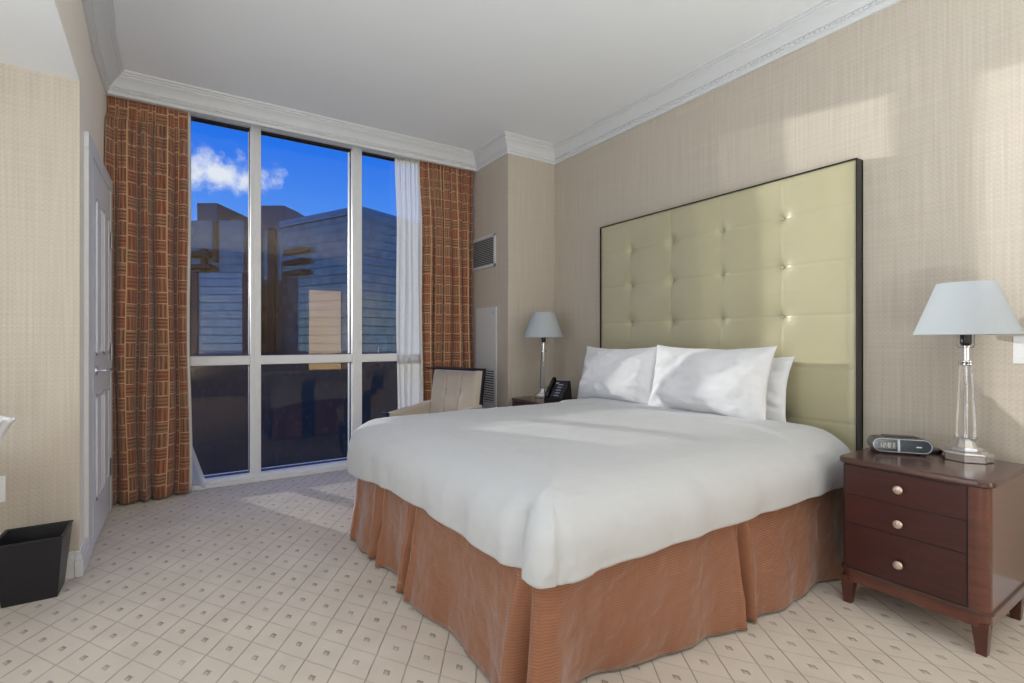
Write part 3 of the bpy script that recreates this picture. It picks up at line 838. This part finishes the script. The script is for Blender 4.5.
def segbox(cx, cz, w, h): m.box(cx-w/2, cx+w/2, tilt(-.0528, cz), tilt(-.0514, cz), .034+cz-h/2, .034+cz+h/2)
for k, ch in enumerate('1201'):
    cx = -.073+k*.0125+(.004 if k > 1 else 0); W, H = .006, .016
    for sg in SEG[ch]:
        if sg in 'adg': segbox(cx, {'a': H/2, 'd': -H/2, 'g': 0}[sg], W, .0026)
        else: segbox(cx+(W/2 if sg in 'bc' else -W/2), H/4 if sg in 'bf' else -H/4, .0026, H/2)
for dz in (-.004, .004): segbox(-.0525, dz, .0025, .0025)
m.build('digits', 'lcd_digit', dsp)
m = MB(); m.hull8([(x, tilt(-.0508, z), .034+z) for x, z in ((-.016, -.022), (-.008, -.022), (-.008, .022), (-.016, .022))], [(x, tilt(-.0516, z), .034+z) for x, z in ((-.016, -.022), (-.008, -.022), (-.008, .022), (-.016, .022))]); m.build('button_strip', 'silver', ck)
m = MB(); m.box(.045, .062, -.0515, -.0505, .030, .034); m.build('badge', 'plate', ck)
m = MB(); m.box(-.05, .06, -.02, .03, .0605, .0645, .002); m.build('snooze_bar', 'black_plastic', ck)
for sx in (-.07, .07):
    MB().box(sx-.012, sx+.012, -.035, .045, 0, .012, .002).build('foot', 'black_plastic', ck)
tr = thing('small_black_box', 'small flat black box tucked behind the chrome lamp base', 'box', (2.895, .878, .651), R(20))  # plain flat black box beside the lamp base
m = MB(); m.box(-.035, .035, -.03, .03, 0, .016, .004); m.build('box_body', 'black_plastic', tr)
MB().box(-.026, .026, -.021, .021, .0155, .0175, .001).build('box_lid', 'black', tr)

# ------------------------------------------------------------------ telephone
ph = thing('telephone', 'black desk telephone on the far nightstand beside the pillow', 'telephone', (2.665, 3.385, .651), R(24))
def wedge(m, y0, y1, x0, x1, zf, zb, lift=0):
    m.hull8([(x0, y0, lift), (x1+.03, y0, lift), (x1+.03, y1, lift), (x0, y1, lift)], [(x0, y0, zf), (x1, y0, zb), (x1, y1, zb), (x0, y1, zf)])
m = MB(); wedge(m, -.09, .085, -.07, .085, .025, .165); m.build('phone_body', 'black_plastic', ph)
def on_face(x, up): # x along the slope 0..1
    return (-.07+.155*x, .025+.14*x+up)
m = MB(); a = on_face(.04, .004); b = on_face(.95, .004)
m.hull8([(a[0], -.08, a[1]-.01), (b[0], -.08, b[1]-.01), (b[0], .035, b[1]-.01), (a[0], .035, a[1]-.01)], [(a[0]-.002, -.08, a[1]), (b[0]-.002, -.08, b[1]), (b[0]-.002, .035, b[1]), (a[0]-.002, .035, a[1])]); m.build('face_plate', 'phone_face', ph)
m = MB()
for r_ in range(5):
    for c_ in range(2):
        p = on_face(.12+.15*r_, .008); y = -.035+c_*.022
        m.box(p[0]-.010, p[0]+.010, y-.008, y+.012, p[1]-.006, p[1]+.004)
m.build('keypad', 'phone_grey', ph)
m = MB(); p = on_face(.82, .008); m.box(p[0]-.014, p[0]+.012, .004, .030, p[1]-.008, p[1]+.004); m.build('screen', 'phone_grey', ph)
m = MB(); pts = [(on_face(x, u)[0], .062, on_face(x, u)[1]) for x, u in ((-.02, .012), (.08, .022), (.25, .030), (.5, .034), (.75, .030), (.92, .022), (1.02, .012))]
m.tube(pts, [.014, .022, .018, .015, .018, .022, .014], 12); m.build('handset', 'black', ph)

# ------------------------------------------------------------------ armchair (faces local -x)
ac = thing('armchair', 'taupe tufted armchair with navy-black frame between bed and window', 'armchair', (1.70, 3.91, 0), R(20))
def slant(m_, x0, x1, y0, y1, z0, z1, sl, bev=.01):
    S = Matrix.Shear('XY', 4, (0, 0)); Mx = Matrix.Identity(4); Mx[0][2] = sl; Mx[0][3] = -sl*z0
    m_.box(x0, x1, y0, y1, z0, z1, bev, 2, mat=Mx); return m_
m = MB(); slant(m, .285, .322, -.297, .297, .30, .922, .16, .008); slant(m, .262, .300, -.297, .297, .906, .922, .16, .004)
m.build('back_frame', 'chair_frame', ac)
m = MB()
bt = [(-.087, .70), (.087, .70)]
def cush(a, b):
    y = -.284+.568*a; z = .42+.483*b
    e = min(1, min(a, 1-a)*9)*1.0; e2 = min(1, min(b, 1-b)*8)
    h = .06*(1-(1-e)**2)**.5*(1-(1-e2)**2)**.5
    for sy in (-.087, .087): h -= .010*math.exp(-((y-sy)/.012)**2)
    for by, bz in bt: h -= .016*math.exp(-(((y-by)/.03)**2+((z-bz)/.03)**2))
    return (.288+.16*(z-.30)-h-.002, y, z)
m.grid(cush, 90, 60); bc = m.build('back_cushion', 'chair_fabric', ac, sharp=180)
for by, bz in bt:
    MB().lathe([(.001, -.006), (.008, -.004), (.010, 0), (.010, .004)], (.288+.16*(bz-.3)-.040, by, bz), 12, axis='x').build('button', 'chair_fabric', bc)
m = MB(); m.box(-.30, .28, -.25, .25, .30, .46, .035, 3); m.build('seat_cushion', 'chair_fabric', ac)
for s in (-1, 1):
    y0, y1 = sorted((s*.255, s*.33))
    m = MB(); m.box(-.20, .34, y0, y1, .30, .58, .022, 3)
    for v in m.bm.verts:
        if v.co.z > .5: v.co.z += -.005+.13*v.co.x
    arm = m.build('arm', 'chair_fabric', ac)
    MB().box(-.222, -.192, y0-.004, y1+.004, .28, .560, .006).build('arm_front', 'chair_frame', arm)
m = MB(); m.box(-.28, .32, -.32, .32, .24, .305, .01); m.build('seat_rail', 'chair_frame', ac)
for sx in (-.25, .28):
    for sy in (-.28, .28):
        MB().hull8([(sx-.016, sy-.016, 0), (sx+.016, sy-.016, 0), (sx+.016, sy+.016, 0), (sx-.016, sy+.016, 0)], [(sx-.024, sy-.024, .245), (sx+.024, sy-.024, .245), (sx+.024, sy+.024, .245), (sx-.024, sy+.024, .245)]).build('leg', 'chair_frame', ac)

# ------------------------------------------------------------------ wastebasket, vessel and console at the left edge
wb = thing('wastebasket', 'black tapered square wastebasket by the white baseboard corner', 'wastebasket', (-.583, 3.112, 0))
T = [(-.118, -.125), (.118, -.125), (.118, .118), (-.118, .118)]; B = [(-.092, -.072), (.092, -.072), (.092, .090), (-.092, .090)]
m = MB(); zt = .285; th = .008
bo = [m.v((x, y, 0)) for x, y in B]; to = [m.v((x, y, zt)) for x, y in T]
ti = [m.v((x-math.copysign(th, x), y-math.copysign(th, y), zt)) for x, y in T]; bi = [m.v((x-math.copysign(th, x), y-math.copysign(th, y), .01)) for x, y in B]
m.face(bo[::-1])
for i in range(4):
    j = (i+1) % 4
    m.face([bo[i], bo[j], to[j], to[i]]); m.face([to[i], to[j], ti[j], ti[i]]); m.face([ti[i], ti[j], bi[j], bi[i]])
m.face(bi); m.build('bin_body', 'bin', wb, sharp=20)
m = MB()
for i in range(4):
    j = (i+1) % 4
    m.tube([(T[i][0], T[i][1], zt), (T[j][0], T[j][1], zt)], .0035, 6)
m.build('rim', 'bin', wb)
cs = thing('console_table', 'dark wooden console table standing left of the wastebasket, out of frame', 'table', (-1.24, 2.75, 0))
MB().box(-.58, .535, -.24, .24, .66, .70, .006).build('tabletop', 'desk', cs)
for sx in (-.54, .495):
    for sy in (-.2, .2): MB().box(sx-.02, sx+.02, sy-.02, sy+.02, 0, .66, .003).build('leg', 'desk', cs)
vs_ = thing('ice_bucket', 'white flared bucket with crumpled liner, cut off at the left edge of the photo', 'bucket', (-.676, 2.75, .70))
m = MB()
def bucket(a, b):
    th = 2*PI*a; r = .055+.020*b+.030*b**3
    r += .0035*b*math.sin(th*9+3*b)+.003*b*math.sin(th*17+1)
    return (r*math.cos(th), r*math.sin(th), .012+.145*b+.004*b*math.sin(th*7))
m.grid(bucket, 72, 14, closed_u=True); m.build('liner', 'liner', vs_, sharp=60, solid=.003)
m = MB(); m.lathe([(.050, 0), (.054, .004), (.058, .05), (.060, .09), (.056, .09), (.052, .012), (.001, .010)], n=36, cap=False); m.build('bucket_shell', 'plate', vs_)

# ------------------------------------------------------------------ the city outside (local frame of the tower: x lateral, y depth)
YAW = R(-33.104)
def ext(name, label, cat, group=None): return thing(name, label, cat, (0, 0, 0), YAW, group)
tw = ext('glass_tower', 'large blue glass hotel tower directly across from the window', 'building')
def px(x, d): return (x-512)/500*d
def pz(y, d): return 1.17+(340-y)/500*d
GZ = -110
# centre-right wing, receding facade
P0 = (px(361, 140), 140); P1 = (px(281, 159), 159); nb = (.52*30, .85*30)
m = MB(); m.prism([P0, (P0[0]+nb[0], P0[1]+nb[1]), (P1[0]+nb[0], P1[1]+nb[1]), P1], -45, 38.6); m.build('right_wing', 'fac', tw)
m = MB(); q = .3
m.prism([(P0[0]-.3, P0[1]-.6), (P0[0]+nb[0], P0[1]+nb[1]-.4), (P1[0]+nb[0], P1[1]+nb[1]), (P1[0]-.3, P1[1]-.6)], 36.8, 38.7); m.build('parapet', 'fac_teal', tw)
m = MB(); m.prism([(px(340, 148), 152), (px(371, 152), 152), (px(381, 160), 160), (px(381, 160)+6, 190), (px(340, 150), 190)], GZ, 38.4); m.build('end_wing', 'fac', tw)
m = MB(); m.box(px(362, 152), px(370, 152), 151.4, 152.4, GZ, 34); m.build('recess', 'fac_slot', tw)
m = MB(); m.box(px(243, 166), px(287, 166), 166, 190, GZ, pz(230, 166)); m.build('link_wing', 'fac', tw)
m = MB(); m.box(px(268, 165), px(274.5, 165), 164.6, 166.2, GZ, pz(228, 165)); m.build('recess', 'fac_slot', tw)
m = MB(); m.box(px(120, 160), px(243.5, 160), 160, 190, GZ, pz(220.5, 160)); m.box(px(219, 159.5), px(243.5, 159.5), 159.5, 161, GZ, pz(222, 159.5)); m.build('left_wing', 'fac', tw)
m = MB(); m.box(px(213, 159), px(217, 159), 158.6, 160.2, pz(262, 159), pz(221, 159)); m.box(px(201, 159), px(206, 159), 158.6, 160.2, pz(272, 159), pz(248, 159)); m.build('recess', 'fac_slot', tw)
m = MB(); m.box(px(120, 154), px(244, 154), 154, 160, GZ, pz(273, 154)); m.build('lower_left_block', 'fac_teal', tw)
for a, b in ((190, 197.5), (242.5, 248)):
    m = MB(); m.box(px(a, 153.6), px(b, 153.6), 153.4, 162, GZ, pz(272, 154)); m.build('recess', 'fac_slot', tw)
m = MB(); m.box(px(120, 134), px(420, 134), 134, 153, GZ, pz(356, 134)); m.build('podium', 'fac_dark', tw)
for y in (254, 267):
    m = MB(); m.box(px(150, 158), px(212, 158), 156.6, 160, pz(y, 158)-.75, pz(y, 158)+.75, .2); m.build('balcony', 'balcony', tw)
for y in (250, 261, 272):
    dd = 150; c0 = px(284, 156); c1 = px(308, 152)
    m = MB(); m.prism([(c0, 158.5), (c0-.8, 156.9), (c1-1.5, 150.2), (c1+.6, 151.2), (c1+1, 154)], pz(y, 152)-.65, pz(y, 152)+.75); m.build('balcony', 'balcony', tw)
m = MB(); m.box(px(197, 164), px(217, 164), 164, 182, 30, pz(203, 164)); m.build('penthouse', 'roof_grey', tw)
m = MB(); m.prism([(px(217, 164), 164.01), (px(230, 178), 178), (px(230, 178), 184), (px(217, 164), 184)], 30, pz(203.2, 164)); m.build('penthouse', 'roof_brown', tw)
m = MB(); m.box(px(226, 172), px(264, 172), 172, 186, 30, pz(218, 172)); m.build('penthouse', 'roof_brown', tw)
m = MB(); m.prism([(px(255, 172), 170), (px(284, 170), 170), (px(297, 178), 178), (px(297, 178), 195), (px(255, 172), 195)], 30, pz(205.5, 170)); m.build('penthouse', 'roof_grey', tw)
# distant towers at right
def far_tower(x0, x1, yt, d, mat, label):
    o = ext('distant_tower', label, 'building', 'distant towers')
    a, b = px(x0, d), px(x1, d)
    m = MB(); m.box(a, b, d, d+(b-a), GZ, pz(yt, d)); m.build('tower_wall', mat, o)
    m = MB(); m.box(a+(b-a)*.2, a+(b-a)*.7, d+2, d+(b-a)*.6, pz(yt, d), pz(yt, d)+(b-a)*.12); m.build('roof_plant', 'roof_brown', o)
    return o
far_tower(384, 399, 336, 300, 'tan', 'pale tan tower at far right of the window view')
far_tower(381, 386, 341, 420, 'tan2', 'narrow grey-tan block between the glass tower and the pale tan tower')
far_tower(398, 424, 345, 420, 'tan2', 'grey-tan block seen dimly behind the sheer curtain')
struct(MB().box(-4000, 4000, 30, 6000, GZ-1, GZ).build('city_ground', 'city'))

# ------------------------------------------------------------------ world, sun, added fill lights
W = D.worlds.new('World'); bpy.context.scene.world = W; W.use_nodes = True
nt = W.node_tree; nt.nodes.clear()
class WN(NT):
    def __init__(s): s.t = nt
t = WN(); out = t.n('ShaderNodeOutputWorld'); bg = t.n('ShaderNodeBackground'); t.link(bg.outputs[0], out.inputs[0])
gen = t.n('ShaderNodeTexCoord').outputs['Generated']; s = t.sep(gen)
el = s[2]
sky = t.mix(t.ss(-.02, .16, el), lin((188, 212, 240)), lin((78, 156, 250)))
sky = t.mix(t.ss(.10, .42, el), sky, lin((24, 112, 240)))
warp = t.noise(gen, 9, 5, .6)
cx = t.f('DIVIDE', t.f('SUBTRACT', s[0], .045), .075); cz = t.f('DIVIDE', t.f('SUBTRACT', s[2], .277), .030)
near = t.f('SQRT', t.f('ADD', t.f('MULTIPLY', cx, cx), t.f('MULTIPLY', cz, cz)))
c1 = t.ss(1.25, .15, t.f('ADD', near, t.f('MULTIPLY', t.f('SUBTRACT', t.noise(gen, 26, 5, .65), .5), 2.6)))
inY = t.f('GREATER_THAN', s[1], 0.)
c1 = t.f('MULTIPLY', c1, inY)
bandn = t.noise(t.comb(s[0], s[1], t.f('MULTIPLY', s[2], 3.)), 7, 5, .6)
c2 = t.f('MULTIPLY', t.ss(.56, .70, bandn), t.f('MULTIPLY', t.ss(.12, .04, el), .8))
back = t.f('MULTIPLY', t.ss(.58, .76, t.noise(gen, 3, 5)), t.f('LESS_THAN', s[1], 0.))
cl = t.f('MAXIMUM', c1, t.f('MAXIMUM', c2, back))
sky = t.mix(t.f('MULTIPLY', cl, .92), sky, (.92, .94, .97))
sky = t.mix(t.ss(-.015, -.05, el), sky, lin((70, 72, 76)))
t.put(bg.inputs[0], sky); bg.inputs[1].default_value = 1.0

def light(name, typ, loc, energy, color, size=None, target=None, sizey=None):
    L = D.lights.new(name, typ); L.energy = energy; L.color = color
    if typ == 'AREA':
        L.size = size
        if sizey: L.shape = 'RECTANGLE'; L.size_y = sizey
    o = D.objects.new(name, L); COL.objects.link(o); o.location = loc
    if target is not None: o.rotation_euler = (Vector(target)-Vector(loc)).to_track_quat('-Z', 'Y').to_euler()
    return o
sd = Vector((1, -2.2, -.29))
sun = light('sun', 'SUN', (-20, 44, 12), 3.0, (1, .95, .88)); sun.rotation_euler = sd.to_track_quat('-Z', 'Y').to_euler(); sun.data.angle = R(.6)
light('ceiling_bounce_fill', 'AREA', (1.4, -.8, 1.26), 42, (.86, .94, 1), 2.4, (1.4, -.8, 4.2), 1.6)  # added unseen fill behind the camera, bounced off the ceiling
light('low_upward_fill', 'AREA', (-.25, -1.6, .35), 106, (.86, .94, 1), .3, (-.25, -1.6, 4), 1.9)  # added unseen fill aimed upward, evens out the far ceiling
light('warm_door_fill', 'AREA', (2.68, -2.5, 1.28), 21, (1, .88, .70), .70, (2.68, 4, 1.28), 2.05)  # added warm door-shaped fill, also gives the bright panel reflected in the glass
light('entry_side_fill', 'AREA', (-1.5, 1.2, 1.3), 25, (.88, .95, 1), 1.4, (2.6, 2.3, 2.1), 1.4)  # added unseen fill from the left, brightens the column and headboard wall

# ------------------------------------------------------------------ camera
cam = D.cameras.new('camera'); co = D.objects.new('camera', cam); COL.objects.link(co)
co.location = (0, 0, 1.17); co.rotation_euler = (R(90), 0, YAW)
cam.sensor_width = 36; cam.lens = 36*500/1024; cam.shift_y = -1.5/1024; cam.clip_start = .05; cam.clip_end = 8000
sc = bpy.context.scene; sc.camera = co
sc.view_settings.view_transform = 'Standard'; sc.view_settings.look = 'None'
sc.view_settings.exposure = 0; sc.view_settings.gamma = 1; sc.view_settings.use_curve_mapping = False
sc.cycles.max_bounces = 10; sc.cycles.transparent_max_bounces = 16; sc.cycles.diffuse_bounces = 5
sc.cycles.use_denoising = True
sc.cycles.sample_clamp_indirect = 6
